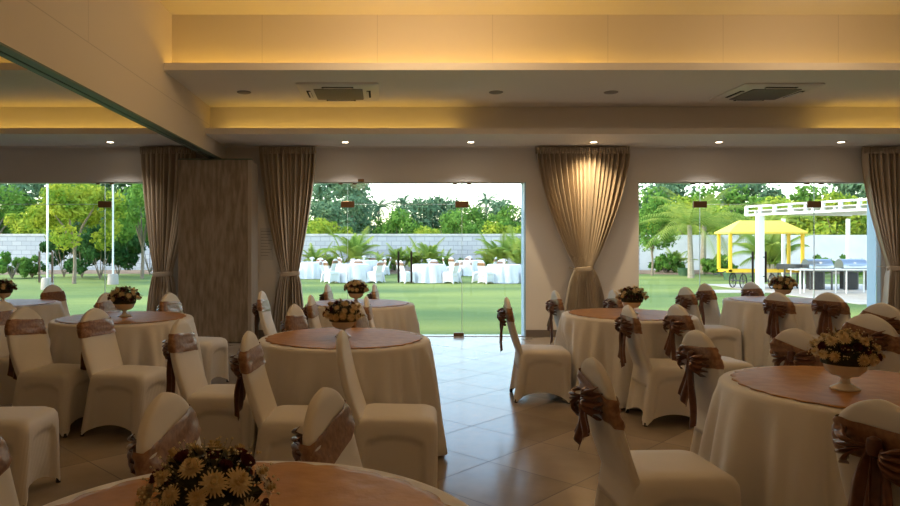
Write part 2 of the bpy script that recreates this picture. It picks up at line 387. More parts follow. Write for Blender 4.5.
# ------------------------------------------------------------------ glazing
YG = YW + .09
def pane(name, x0, x1, z0, z1, parent):
    o = box(name, 'glass', x0, x1, -.005, .005, z0, z1, parent); return o
def glazing(i, x0, x1, dark):
    cx = (x0 + x1) / 2; L = .888
    side = ['left', 'middle', 'right'][i]
    w = bpy.data.objects.new('window_%d' % (i + 1), None); C.objects.link(w); w.location = (cx, YG, 0); struct(w, 'frameless fixed glass around the %s pair of glass doors' % side, 'window')
    h = (x1 - x0) / 2
    pane('side_pane', -h + .004, -L - .003, .012, ZH - .012, w); pane('side_pane', L + .003, h - .014, .012, ZH - .012, w)
    pane('top_pane', -L + .003, L - .003, 2.06, ZH - .012, w)
    for s in (-1, 1):
        box('glass_edge', 'glass_edge', s * L - .0035, s * L + .0035, -.008, .008, .01, ZH - .012, w)
    box('glass_edge', 'glass_edge', -L + .005, L - .005, -.007, .007, 2.048, 2.056, w)
    box('frame', 'steel', -h, h - .014, -.02, .02, ZH - .012, ZH, w); box('frame', 'steel', -h, h - .014, -.02, .02, 0, .008, w)
    for s in (-1, 1):
        box('clamp', 'bronze', s * L - .14, s * L - .08, -.016, .016, ZH - .03, ZH - .012, w); box('clamp', 'bronze', s * L + .08, s * L + .14, -.016, .016, ZH - .03, ZH - .012, w)
    d = bpy.data.objects.new('door_%d' % (i + 1), None); C.objects.link(d); d.location = (cx, YG, 0); struct(d, 'pair of frameless glass doors with long bar handles in the %s opening' % side, 'door')
    for s in (-1, 1):
        a, b = sorted((s * .004, s * (L - .004)))
        pane('door_leaf', a, b, .012, 2.045, d)
        box('patch_fitting', 'bronze', s * L - .105, s * L + .105, -.02, .02, 2.0, 2.10, d, .004)
        box('floor_patch', 'bronze', s * L - .13 if s > 0 else s * L - .03, s * L + .03 if s > 0 else s * L + .13, -.022, .022, .001, .055, d, .004)
        hx = s * .10
        m = MB(); m.tube([(hx, -.065, .84), (hx, -.065, 1.32)], .0155, 12)
        for z in (.93, 1.23): m.tube([(hx, -.065, z), (hx, -.006, z)], .009, 8)
        m.build('handle', 'dark_steel' if dark else 'satin', d)
for i, (a, b_) in enumerate(OPEN): glazing(i, a, b_, i > 0)
s = box('door_sensor', 'bronze', at(358, YW), at(364, YW), YW - .03, YW, ZH + .0, ZH + .045); tag(s, 'small brown sensor box above the middle glass doors', 'sensor')

# curtain rail
cr = thing('curtain_rail', 'thin pale curtain rail along the top of the window wall', 'curtain rail', (0, YW - .06, 2.93))
box('rail', 'ceiling', -2.3, XR - .1, -.015, .015, -.022, -.0, cr)
box('rail', 'ceiling', XL + .1, -2.7, -.015, .015, -.022, -.0, cr)

# notice on wall
nb = thing('wall_notice', 'faint pale printed notice on the wall between partition and curtain', 'notice', (at(266.5, YW), YW - .006, 0))
box('board', 'notice', -.10, .10, 0, .006, zt(260, YW), zt(228, YW), nb)
ln = MB()
for k in range(9):
    z = zt(231 + k * 3.0, YW); ln.box(-.085, .085 - .03 * (k % 3), -.001, .0005, z - .012, z)
ln.build('printed_lines', 'ink', nb, smooth=False)

# ------------------------------------------------------------------ curtains
def curtain(px_tl, px_tr, px_pl, px_pr, py_p, px_bl, px_br, label, seed, folds=17, yoff=.0):
    Y = YW - .14 - yoff
    xtl, xtr, xpl, xpr, xbl, xbr = [at(p, Y) for p in (px_tl, px_tr, px_pl, px_pr, px_bl, px_br)]
    zp = zt(py_p, Y); top = 2.905; bot = .02
    rnd = random.Random(seed)
    ph = [rnd.uniform(0, 6.28) for _ in range(5)]
    t = thing('curtain', label, 'curtain', ((xtl + xtr) / 2, Y, 0), group='taupe satin curtains tied back along the window wall'); ox = (xtl + xtr) / 2
    NU, NV = folds * 12, 60
    rows = []
    for i in range(NV + 1):
        v = i / NV; z = top + (bot - top) * v
        if z > zp:
            q = (top - z) / (top - zp); e = 1 - (1 - q) ** 1.0
            kl = q ** 1.55; kr = q ** 1.55
            xl = xtl + (xpl - xtl) * kl; xr = xtr + (xpr - xtr) * kr
            amp = .055 * (1 - .55 * q); 
        else:
            q = (zp - z) / (zp - bot); k = q ** .55
            xl = xpl + (xbl - xpl) * k; xr = xpr + (xbr - xpr) * k
            amp = .028 + .05 * k
        nf = 1.0 if z < top - .14 else 1.0
        row = []
        for j in range(NU + 1):
            u = j / NU
            uu = u + .012 * sin(2 * PI * u * 3 + ph[0])
            x = xl + (xr - xl) * uu
            f = sin(2 * PI * folds * u + ph[1] + .6 * sin(2 * PI * 2 * u + ph[2])) 
            f = math.copysign(abs(f) ** .75, f) * (1 + .35 * sin(2 * PI * 3.3 * u + ph[3]))
            if z > top - .13: f *= .55 + .45 * (top - z) / .13
            y = f * amp + .02 * sin(5 * v + 9 * u)
            x += .010 * sin(2 * PI * folds * u * 1 + ph[4]) * (1 - .7 * min(1, abs(z - zp) < .2))
            dz = 0.012 * (sin(2 * PI * folds * u) if i == 0 else 0)
            row.append((x - ox, y, z + dz))
        rows.append(row)
    m = MB(); m.rings(rows, False, False, closed=False)
    o = m.build('drape', 'curtain', t, smooth=True); md = o.modifiers.new('s', 'SOLIDIFY'); md.thickness = .003
    # gathered header tape
    hb = MB(); rows = []
    for z in (top - .10, top - .095, top + .006):
        rows.append([(xtl + (xtr - xtl) * j / NU - ox, -.045 + .018 * sin(2 * PI * folds * 2 * j / NU), z) for j in range(NU + 1)])
    hb.rings(rows, False, False, closed=False); h = hb.build('pleated_header', 'curtain', t, smooth=True); md = h.modifiers.new('s', 'SOLIDIFY'); md.thickness = .004
    # tieback
    tb = MB(); cx = (xpl + xpr) / 2 - ox; w = (xpr - xpl) / 2 + .012
    tb.rings([[(cx + (w + dr) * cos(a), (.065 + dr) * sin(a), zp + dz + .012 * cos(a)) for a in [2 * PI * k / 28 for k in range(28)]] for dz, dr in ((-.035, -.004), (-.03, .006), (0, .010), (.03, .006), (.035, -.004))], False, False)
    tb.build('tieback', 'curtain', t)
    kn = MB(); kn.tube([(cx - w - .005, -.03, zp), (cx - w - .05, .03, zp + .015), (cx - w - .05, .135, zp + .02)], .008, 6); kn.build('hook_cord', 'curtain', t)
    return t
curtain(535, 629, 575.5, 591.5, 269, 560, 610, 'wide taupe satin curtain pinched at mid height between the middle and right windows', 1, 19)
curtain(260, 317, 281.5, 298.5, 274, 272, 307, 'taupe satin curtain tied back left of the middle window beside the brown partition', 2, 12)
curtain(141, 196, 154, 172, 274, 146, 180, 'taupe satin curtain left of the brown partition, at the left window edge', 3, 11)
curtain(862, 950, 888, 912, 268, 880, 925, 'taupe satin curtain at the far right edge beside the right window', 4, 17)

# ------------------------------------------------------------------ chair model (faces +X)
def back_section(z):
    """centre x, half width, half thickness of the backrest at height z"""
    q = (z - .42) / .52
    x = -.175 - .125 * q - .02 * sin(PI * q) if z > .42 else -.175 - .12 * (.42 - z)
    if z < .775: w = .200 + .008 * sin(PI * max(0, z - .42) / .36)
    else:
        s = min(1, (z - .775) / .165); w = .200 * max(0, 1 - s ** 1.9) ** .62
    t = .030 - .010 * max(0, q) ** 2
    if z > .90: t *= max(.25, 1 - ((z - .90) / .04) ** 2 * .75)
    return x, max(w, .012), t
def back_ring(z, off=0, n=28, tilt=0, amp=0, seed=0):
    x0, w0, t0 = back_section(min(z, .94)); pts = []
    for k in range(n):
        a = 2 * PI * k / n; ca, sa = cos(a), sin(a)
        x, w, t = back_section(min(.935, z + tilt * sa * w0)) if tilt else (x0, w0, t0)
        yy = math.copysign(abs(sa) ** .42, sa) * (w + off); xx = math.copysign(abs(ca) ** .55, ca) * (t + off)
        zz = z + tilt * yy
        if amp: 
            xx += amp * mnoise.noise(Vector((yy * 9, zz * 60 + seed, ca)))
            zz += amp * .55 * mnoise.noise(Vector((yy * 14, 5 + seed, ca * 2)))
        pts.append((x + xx, yy, zz))
    return pts
def seat_cover():
    n = 176; m = MB()
    def loop(hx0, hx1, hy, rad, z, e=0):
        pts = []
        cx, hx = (hx0 + hx1) / 2, (hx1 - hx0) / 2
        per = n // 4
        for q, (sx, sy) in enumerate(((1, 1), (-1, 1), (-1, -1), (1, -1))):
            # corner q then side to the next
            for k in range(per):
                s = k / per
                if s < .3:
                    a = q * PI / 2 + (s / .3) * PI / 2
                    pts.append(Vector((cx + sx * (hx - rad) + rad * cos(a), sy * (hy - rad) + rad * sin(a), z)))
                else:
                    a = (q + 1) * PI / 2; p0 = Vector((cx + sx * (hx - rad) + rad * cos(a), sy * (hy - rad) + rad * sin(a), z))
                    nx, ny = ((-1, 1), (-1, -1), (1, -1), (1, 1))[q]
                    p1 = Vector((cx + nx * (hx - rad) + rad * cos(a), ny * (hy - rad) + rad * sin(a), z))
                    pts.append(p0.lerp(p1, (s - .3) / .7))
        return pts
    rings = []
    rings.append(loop(-.10, .16, .12, .05, .474)); rings.append(loop(-.16, .225, .185, .06, .470)); rings.append(loop(-.185, .25, .208, .055, .455)); rings.append(loop(-.195, .262, .218, .05, .43)); rings.append(loop(-.198, .264, .220, .045, .40))
    R = 16; per = n // 4
    for i in range(1, R + 1):
        v = i / R
        pts = loop(-.198 - .055 * v, .264 - .004 * v + .0 * v, .220 + .022 * v, .045 - .012 * v, 0)
        for k, p in enumerate(pts):
            s = (k % per) / per
            u = 0 if s < .3 else (s - .3) / .7        # along a side
            mid = sin(PI * u) if s >= .3 else 0
            side = k // per
            zb = .012 + (.075 * mid ** .6 if s >= .3 else 0)
            if side == 3: zb += .0
            z = .40 + (zb - .40) * v
            # leg panel recess: a rounded arch pressed in between the legs
            edge = min(u, 1 - u) * 2 if s >= .3 else 0
            a = max(0, min(1, (edge - .15) / .09)); top = max(0, min(1, (.388 - .05 * (1 - mid) - z) / .022))
            a = a * a * (3 - 2 * a); top = top * top * (3 - 2 * top)
            pull = .022 * a * top + .03 * mid * v * v
            nrm = {0: (0, 1), 1: (-1, 0), 2: (0, -1), 3: (1, 0)}[side]
            p.x -= nrm[0] * pull; p.y -= nrm[1] * pull; p.z = z
            p.x += .002 * sin(k * 1.7 + i); 
        rings.append(pts)
    m.rings(rings, True, False)
    return m
def ribbon_fan(ang, r0, r1, spread, pleats, seed, w0=.012, droop=0.0):
    """pleated fan of ribbon in the YZ plane, at rear of the chair"""
    rnd = random.Random(seed); m = MB(); rows = []
    NU, NV = pleats * 6, 8
    for i in range(NV + 1):
        v = i / NV; r = r0 + (r1 - r0) * v; row = []
        for j in range(NU + 1):
            u = j / NU - .5
            a = ang + u * spread * (.35 + .65 * min(1, v * 1.6)) - droop * v
            d = (.004 + .017 * v) * math.copysign(abs(sin(PI * pleats * (u + .5))) ** .7, sin(2 * PI * pleats * (u + .5)))
            rr = r * (1 + .07 * sin(j * 1.1 + seed) * v)
            row.append((-d - .012 - .045 * sin(PI * min(1, v * 1.05)) , rr * cos(a), rr * sin(a)))
        rows.append(row)
    m.rings(rows, False, False, closed=False)
    return m
def tail(y0, y1, length, width, seed, cut=.03):
    m = MB(); rows = []; NU, NV = 14, 12
    for i in range(NV + 1):
        v = i / NV; row = []
        for j in range(NU + 1):
            u = j / NU - .5
            w = width * (.25 + .75 * min(1, v * 1.8) ** .8)
            y = y0 + (y1 - y0) * v + u * w
            L = length + cut * u * 2
            d = .012 * sin(u * 9 + seed) * (1 - .3 * v) + .008 * sin(v * 6 + seed)
            row.append((-.018 - .02 * v + d, y, -L * v))
        rows.append(row)
    m.rings(rows, False, False, closed=False); return m
def make_chair(variant, small=False):
    t = thing('banquet_chair', '', 'chair')
    seat_cover().build('seat_cover', 'cover', t, smooth=True)
    m = MB(); zs = [.30, .33] + [.36 + .03 * k for k in range(17)] + [.855, .87, .885, .9, .912, .922, .93, .936, .940]
    zs = sorted(set(z for z in zs if z <= .94))
    m.rings([back_ring(z) for z in zs]); m.build('backrest', 'cover', t, smooth=True)
    if not small:
        for sx, sy in ((-.235, -.225), (-.235, .225), (.245, -.225), (.245, .225)):
            f = MB(); f.lathe([(.011, .03), (.014, .012), (.014, 0)], 10, (sx, sy, 0)); f.build('foot', 'rubber', t)['label'] = 'small black foot tip'
    if variant == 'none': return t
    tilt = {'a': .0, 'b': .19, 'c': -.10}[variant]; seed = {'a': 1, 'b': 2, 'c': 3}[variant]
    zc = {'a': .79, 'b': .775, 'c': .785}[variant]
    s = MB(); s.rings([back_ring(zc - .06 + .12 * k / 8, .006 + .002 * (k % 2), 56, tilt, .010, seed) for k in range(9)], False, False)
    so = s.build('sash', 'sash', t, smooth=True)
    if small: return t
    x0, _, t0 = back_section(zc)
    bow = bpy.data.objects.new('bow', None)
    k = MB(); k.lathe([(.004, -.035), (.02, -.026), (.024, 0), (.02, .026), (.004, .035)], 12, (-.018, 0, 0)); kn = k.build('bow', 'bow', t); kn.location = (x0 - t0 - .012, 0, zc)
    ribbon_fan(PI + (.10 if seed == 2 else .28), .02, .145, 1.05, 4, seed).build('loop', 'bow', kn, smooth=True)
    ribbon_fan(-(.45 if seed == 2 else .22), .02, .140, 1.0, 4, seed + 4).build('loop', 'bow', kn, smooth=True)
    ln = {'a': (.34, .30), 'b': (.17, .22), 'c': (.40, .27)}[variant]
    tail(-.01, -.05, ln[0], .10, seed).build('ribbon_tail', 'bow', kn, smooth=True)
    tail(.01, .06, ln[1], .09, seed + 2, -.03).build('ribbon_tail', 'bow', kn, smooth=True)
    for ch in kn.children:
        md = ch.modifiers.new('s', 'SOLIDIFY'); md.thickness = .0025
    return t
CH_A, CH_B, CH_C, CH_N = make_chair('a'), make_chair('b'), make_chair('c'), make_chair('none')
used = set()
CHAIRS = []   # origin x, y, rot for cloth clearance
def chair(px, Y, deg, label, group, kind='a', X=None, z=0):
    src = {'a': CH_A, 'b': CH_B, 'c': CH_C, 'n': CH_N}[kind]
    t = src if kind not in used else copy_tree(src); used.add(kind)
    a = math.radians(deg); X = at(px, Y) if X is None else X
    ox, oy = X + .30 * cos(a), Y + .30 * sin(a)
    t.location = (ox, oy, z); t.rotation_euler = (0, 0, a)
    t['label'] = label; t['group'] = group; CHAIRS.append((ox, oy, a)); return t
GF, GA, GC, GL, GB, GD, GE = ('chairs beyond the foreground table', 'chairs around the centre table', 'chairs around the back table by the middle window', 'chairs around the left tables',
      'chairs around the table below the pinched curtain', 'chairs around the front right table', 'chairs around the back right table')
chair(163, 2.35, -9, 'white covered chair with a slanting sash, front left, beyond the foreground flowers', GF, 'b')
chair(323, 2.43, -17, 'white covered chair with a copper sash just beyond the foreground table, right of the flowers', GF, 'b')
chair(0, 3.94, 2, 'white covered chair cut by the left edge, only its seat and skirt in view', GL, 'a', X=-2.50)
chair(0, 1.99, -12, 'white covered chair in the bottom left corner, only its sash edge in view', GF, 'b', X=-1.255)
chair(248, 4.00, -3, 'white covered chair with dark bow, left of the chair without a sash', GA, 'a')
chair(341, 4.05, -4, 'white covered chair without a sash, drawn up to the centre table', GA, 'n')
chair(294, 5.75, -14, 'white chair behind the centre table, left of its flowers, beside the curtain', GA, 'c')
chair(357, 5.88, -14, 'white chair behind the centre table, just right of its flowers', GA, 'c')
chair(310.5, 6.80, -2, 'narrow side-on chair in front of the back table, left of the centre flowers', GC, 'a')
chair(366, 6.64, -2, 'narrow side-on chair in front of the back table, right of the centre flowers', GC, 'a')
chair(327, 8.62, -5, 'small chair behind the back table, left of its tall flowers', GC, 'a')
chair(374, 8.68, -5, 'small chair behind the back table, right of its tall flowers', GC, 'a')
chair(261.5, 7.35, -3, 'white chair standing in front of the brown partition edge, left of the centre table', GC, 'c')
chair(23, 5.48, -12, 'white chair with a broad copper sash, second from the left edge in the left row', GL, 'c')
chair(94, 5.42, -14, 'white covered chair with a broad copper sash in front of the left table', GL, 'a')
chair(179.5, 4.63, -5, 'white covered chair with long dark ribbon tails, right of the left table', GL, 'c')
chair(169, 7.10, -12, 'white chair beyond the left table in front of the brown partition', GL, 'c')
chair(106, 7.12, -10, 'white chair beyond the left table, half hidden by its flowers', GL, 'a')
chair(52, 8.50, -14, 'small white chair behind the far left table, seen against the lawn', GL, 'a')
chair(1, 6.10, -12, 'white chair at the left edge beyond the other left chairs', GL, 'a')
chair(506.5, 6.50, -5, 'side-on white chair alone on the open floor in front of the middle window', GB, 'a')
chair(628, 5.68, -2, 'white bowed chair before the table below the pinched curtain, left of two', GB, 'a')
chair(677, 5.77, 4, 'white bowed chair before the table below the pinched curtain, right of two', GB, 'c')
chair(555, 7.42, 0, 'white chair with brown bow left of the pinched curtain foot', GB, 'c')
chair(613, 7.55, 0, 'white chair between the pinched curtain and the right window, behind a table', GB, 'c')
chair(593, 3.07, 2, 'large white chair with short fanned brown bow left of the front right table', GD, 'b')
chair(697, 4.05, 4, 'white chair with brown bow behind the left side of the front right table', GD, 'c')
chair(796, 4.12, 14, 'white chair behind the front right table, left of its flowers, low brown bow', GD, 'b')
chair(883, 2.24, 12, 'nearest white chair at the bottom right corner with a big dark bow', GD, 'a')
chair(868, 4.98, 20, 'white chair behind the front right table at the right edge, in front of another', GE, 'b')
chair(882, 5.87, 20, 'white chair at the right edge, the farther of two overlapping', GE, 'b')
chair(685.5, 8.05, 4, 'white chair before the right window, left of the two near its left side', GE, 'c')
chair(705, 8.75, 4, 'white chair before the right window, right of the two near its left side', GE, 'c')
chair(751, 9.10, 8, 'white chair behind the back right table, left of its flowers', GE, 'c')
chair(777, 7.18, 12, 'white chair in front of the back right table, left of two with bows', GE, 'a')
chair(828.5, 7.13, 18, 'white chair in front of the back right table, right of two with bows', GE, 'a')

# ------------------------------------------------------------------ tables
R0 = .61
def table_pos():
    return {'A': (-.27, 4.97), 'C': (-.25, 7.80), 'B': (2.36, 6.62), 'D': (2.27, 3.25), 'E': (4.76, 8.25), 'F': (-2.36, 6.30), 'G': (-4.30, 7.80), 'H': (-.33, 1.57)}
TP = table_pos()
def tablecloth(cx, cy, seed, z=0, chairs=True, lod=1):
    rnd = random.Random(seed); ph = [rnd.uniform(0, 6.28) for _ in range(6)]
    N = 240 // lod; rows = []
    for r in (.02, .3, .52, .585): rows.append([(r * cos(2 * PI * j / N), r * sin(2 * PI * j / N), .7655) for j in range(N)])
    prof = [(.603, .7615), (.613, .752), (.617, .738)]
    for r, zz in prof: rows.append([(r * cos(2 * PI * j / N), r * sin(2 * PI * j / N), zz) for j in range(N)])
    NV = 12
    for i in range(1, NV + 1):
        v = i / NV; row = []
        for j in range(N):
            a = 2 * PI * j / N
            w = a + .10 * sin(3 * a + ph[0]) + .05 * sin(5 * a + ph[1])
            f = .6 * sin(15 * w + ph[2]) + .4 * sin(9 * w + ph[3]) + .45 * sin(27 * w + ph[4])
            f = math.copysign(abs(f) ** .8, f)
            r = .617 + .095 * v ** .8 + (.060 * v ** .55) * f
            zz = .738 - (.738 - .018) * v + (.010 * f * v)
            x, y = cx + r * cos(a), cy + r * sin(a)
            r_free = r
            if chairs:
                for ox, oy, ra in CHAIRS:
                    ddx, ddy = x - ox, y - oy
                    if abs(ddx) > .6 or abs(ddy) > .6: continue
                    for _ in range(40):
                        lx = ddx * cos(ra) + ddy * sin(ra); ly = -ddx * sin(ra) + ddy * cos(ra)
                        inside = (-.275 < lx < .29 and abs(ly) < .265 and zz < .50) or (-.38 < lx < -.15 and abs(ly) < .24 and zz > .4)
                        if not inside: break
                        r -= .012; x, y = cx + r * cos(a), cy + r * sin(a); ddx, ddy = x - ox, y - oy
                        if r < .2: break
            row.append((r_free, r / r_free, a, zz))
        rows.append(row)
    # soften the pulled-in places, leaving the folds alone
    K = [[p[1] for p in row] for row in rows[7:]]
    for _ in range(8):
        K = [[min(K[i][j], (K[i][j - 1] + K[i][j] + K[i][(j + 1) % N] + K[max(0, i - 1)][j] + K[min(len(K) - 1, i + 1)][j]) / 5) for j in range(N)] for i in range(len(K))]
    for i in range(len(K)): rows[7 + i] = [(p[0] * K[i][j] * cos(p[2]), p[0] * K[i][j] * sin(p[2]), p[3]) for j, p in enumerate(rows[7 + i])]
    m = MB(); m.rings(rows, True, False)
    return m
def make_table():
    t = thing('round_table', '', 'table')
    m = MB(); m.lathe([(.59, .735), (.60, .74), (.60, .757), (.59, .762)], 48); m.build('tabletop', 'wood', t)
    for s in (-1, 1):
        for q in (-1, 1):
            l = MB(); l.tube([(s * .12, q * .09, .735), (s * .12, q * .10, .3), (s * .12, q * .14, .0)], .012, 8); l.build('leg', 'dark_steel', t)
    return t
def overlay(seed, r0=.545):
    rnd = random.Random(seed); ph = rnd.uniform(0, 6)
    N = 216; rows = []; sc = 28
    for r in (.02, .12, .22, .32, .40, .46, .50, .53, 1):
        row = []
        for j in range(N):
            a = 2 * PI * j / N
            rr = r if r < 1 else r0 + .018 * abs(sin(a * sc / 2)) + .006 * sin(3 * a + ph)
            x, y = rr * cos(a), rr * sin(a)
            z = .7695 + .0035 * mnoise.noise(Vector((x * 7 + seed, y * 2.5, 0))) + .0015 * mnoise.noise(Vector((x * 20, y * 20, seed)))
            row.append((x, y, max(z, .767)))
        rows.append(row)
    m = MB(); m.rings(rows, True, False); return m
OV = {'A': 'at the centre table', 'B': 'on the table below the pinched curtain', 'C': 'on the back table by the middle window', 'D': 'on the front right table',
      'E': 'on the back right table', 'F': 'on the left table', 'G': 'on the far left table', 'H': 'on the nearest table'}
tb0 = make_table(); first = True
for i, (k, (x, y)) in enumerate(TP.items()):
    t = tb0 if first else copy_tree(tb0); first = False
    t.location = (x, y, 0); t.rotation_euler = (0, 0, i * .7); t['label'] = 'round banquet table under white linen, ' + OV[k].replace('at the', 'the').replace('on the', 'the'); t['group'] = 'round banquet tables'
    o = tablecloth(x, y, i + 11).build('tablecloth', 'cloth', smooth=True); o.location = (x, y, 0); tag(o, 'floor-length white tablecloth ' + OV[k], 'tablecloth', 'white round tablecloths')
    md = o.modifiers.new('s', 'SOLIDIFY'); md.thickness = .002; md.offset = 1
    o = overlay(i + 5).build('table_overlay', 'runner', smooth=True); o.location = (x, y, 0.002); tag(o, 'round brown satin overlay with scalloped edge ' + OV[k], 'table overlay', 'brown satin table overlays')
    md = o.modifiers.new('s', 'SOLIDIFY'); md.thickness = .0015; md.offset = 1

# ------------------------------------------------------------------ flower urns
def petal_disc(m, c, nrm, R, rings, seed, curl=.35):
    rnd = random.Random(seed); n = Vector(nrm).normalized(); a = n.orthogonal().normalized(); b = n.cross(a)
    for q in range(rings):
        cnt = 20 - 3 * q; rr = R * (1 - .24 * q); lift = .10 + .30 * q
        for k in range(cnt):
            t = 2 * PI * (k + .5 * q) / cnt + rnd.uniform(-.08, .08); d = a * cos(t) + b * sin(t); s = n.cross(d)
            w = R * .11
            p0 = c + n * R * .05 * q; p1 = c + d * rr * .55 + n * (R * lift * .7); p2 = c + d * rr + n * (R * lift * (1 - curl * .3))
            m.add([p0 - s * w * .4, p0 + s * w * .4, p1 + s * w, p2 + s * w * .35, p2 - s * w * .35, p1 - s * w], [(0, 1, 2, 5), (5, 2, 3, 4)])
    # centre
    rs = []
    for z, r in ((0, .26), (.2, .24), (.34, .14), (.38, .02)):
        rs.append([c + n * (R * z + .3 * R) + (a * cos(2 * PI * j / 8) + b * sin(2 * PI * j / 8)) * r * R for j in range(8)])
    m.rings(rs)
def rose(m, c, nrm, R, seed):
    n = Vector(nrm).normalized(); a = n.orthogonal().normalized(); b = n.cross(a)
    for q in range(3):
        rr = R * (1 - .28 * q)
        for k in range(5):
            t0 = 2 * PI * k / 5 + q * .6; rows = []
            for i in range(3):
                v = i / 2; rad = rr * (.35 + .65 * sin(v * PI / 2 * 1.1)); row = []
                for j in range(4):
                    t = t0 + (j / 3 - .5) * 1.5; row.append(c + (a * cos(t) + b * sin(t)) * rad * (1 + .06 * (j % 2)) + n * (R * (.2 + .9 * v + .12 * q) - (.12 * R if j in (0, 3) and i == 2 else 0)))
                rows.append(row)
            m.rings(rows, False, False, closed=False)
def make_urn(seed, R=.135):
    rnd = random.Random(seed)
    t = thing('flower_urn', '', 'flower arrangement')
    m = MB(); m.lathe([(.058, 0), (.060, .008), (.045, .016), (.022, .028), (.017, .05), (.026, .058), (.055, .066), (.078, .086), (.086, .115), (.094, .138), (.090, .141), (.078, .116), (.03, .085)], 28, cap1=True)
    m.build('urn', 'porcelain', t)
    cz = .152
    m = MB()
    for k in range(420):   # leaf mass
        th = rnd.uniform(0, 2 * PI); ph = math.acos(rnd.uniform(.02, 1)); r = R * rnd.uniform(.45, .98)
        d = Vector((sin(ph) * cos(th), sin(ph) * sin(th), cos(ph) * .82)); p = Vector((0, 0, cz)) + d * r
        a = Vector((rnd.uniform(-1, 1), rnd.uniform(-1, 1), rnd.uniform(-1, 1))).normalized(); b = a.cross(d).normalized(); s = rnd.uniform(.013, .024)
        m.add([p - a * s, p + b * s * .45, p + a * s, p - b * s * .45], [(0, 1, 2, 3)])
    m.rings([[(R * .80 * sin(f) * cos(2 * PI * j / 14), R * .80 * sin(f) * sin(2 * PI * j / 14), cz - .01 + R * .62 * cos(f)) for j in range(14)] for f in (.1, .5, 1.0, 1.5, 1.9)])
    o = m.build('foliage', 'darkleaf', t, smooth=False); o['kind'] = 'stuff'
    # flowers spread on the dome
    pts = []; tries = 0
    while len(pts) < 38 and tries < 9000:
        tries += 1; th = rnd.uniform(0, 2 * PI); u = rnd.uniform(.0, 1); ph = math.acos(u)
        d = Vector((sin(ph) * cos(th), sin(ph) * sin(th), cos(ph)))
        if all((d - q).length > .31 for q in pts): pts.append(d)
    for i, d in enumerate(pts):
        p = Vector((d.x * R, d.y * R, cz + d.z * R * .80))
        m = MB()
        if i % 5 < 3:
            petal_disc(m, p, d, rnd.uniform(.023, .034), 4, i); o = m.build('cream_flower', 'cream', t, smooth=False)
        else:
            rose(m, p - d * .008, d, rnd.uniform(.014, .020), i); o = m.build('maroon_flower', 'maroon', t, smooth=True)
    m = MB(); st = MB()
    for k in range(230):
        th = rnd.uniform(0, 2 * PI); ph = math.acos(rnd.uniform(-.05, 1)); r = R * rnd.uniform(.98, 1.24)
        d = Vector((sin(ph) * cos(th), sin(ph) * sin(th), cos(ph) * .86)); p = Vector((0, 0, cz)) + d * r; s = rnd.uniform(.0022, .0042)
        m.add([p + Vector(q) * s for q in ((1, 0, 0), (0, 1, 0), (-1, 0, 0), (0, -1, 0), (0, 0, 1), (0, 0, -1))], [(0, 1, 4), (1, 2, 4), (2, 3, 4), (3, 0, 4), (1, 0, 5), (2, 1, 5), (3, 2, 5), (0, 3, 5)])
        q = Vector((0, 0, cz)) + d * R * .8; w = Vector((.0006, .0006, 0)); st.add([p - w, p + w, q + w, q - w], [(0, 1, 2, 3)])
    o = m.build('babys_breath', 'breath', t, smooth=False); o['kind'] = 'stuff'
    o = st.build('stems', 'twig', t, smooth=False); o['kind'] = 'stuff'
    return t
URNS = [make_urn(4, .130), make_urn(9, .125)]
ui = 0
def urn(px, Y, label, src, scale=1, rz=0, X=None, z=.771):
    global ui
    t = URNS[src] if src not in used else copy_tree(URNS[src]); used.add(src)
    t.location = (at(px, Y) if X is None else X, Y, z); t.rotation_euler = (0, 0, rz); t.scale = (scale,) * 3
    t['label'] = label; t['group'] = 'white urns of cream and maroon flowers'; return t
urn(209, 1.45, 'large flower arrangement of cream and maroon blooms in the bottom foreground', 0, .95, .4, z=.765)
urn(845, 3.20, 'white urn of flowers on the front right table', 1, 1.03, 2.0)
urn(343, 4.98, 'white urn of flowers on the centre table', 0, 1.0, 1.0)
urn(356, 7.75, 'white urn of flowers on the back table by the middle window', 1, 1.0, 3.0)
urn(632, 6.62, 'white urn of flowers on the table below the pinched curtain', 0, .98, 4.0)
urn(124.5, 6.35, 'white urn of flowers on the left table', 1, 1.05, 5.0)
urn(3, 7.80, 'flowers cut by the left edge on the far left table', 0, 1.0, 5.6)
urn(783, 8.25, 'white urn of flowers on the back right table in front of the pergola post', 1, 1.08, .9)

# ------------------------------------------------------------------ outdoors: ground
GZ = -.20
g = MB(); g.box(-70, 80, YW + TH, 90, GZ - .3, GZ)
struct(g.build('ground_lawn', 'lawn', smooth=False), 'sunlit green lawn outside the windows', 'lawn')
g = MB(); N = 60
top = []; 
pts = [(-34 + 74 * k / N, 36.6 + .5 * sin(k * .9) + .3 * sin(k * 2.3) - (2.5 if k < 14 else 0) * (1 - k / 14 if k < 14 else 0)) for k in range(N + 1)]
g.rings([[(x, y, GZ + .002) for x, y in pts], [(x, y + .15, GZ + .06) for x, y in pts], [(x, 39.85, GZ + .09) for x, y in pts]], False, False, closed=False)
struct(g.build('ground_bed', 'soil'), 'brown planting bed along the garden wall', 'ground')
g = MB(); g.box(at(784, 22), 34, 18.5, 27.5, GZ, GZ + .015); g.box(at(700, 24), at(785, 24), 22.8, 24.2, GZ, GZ + .012)
struct(g.build('ground_paving', 'paving', smooth=False), 'pale paving under the barbecue pergola', 'paving')
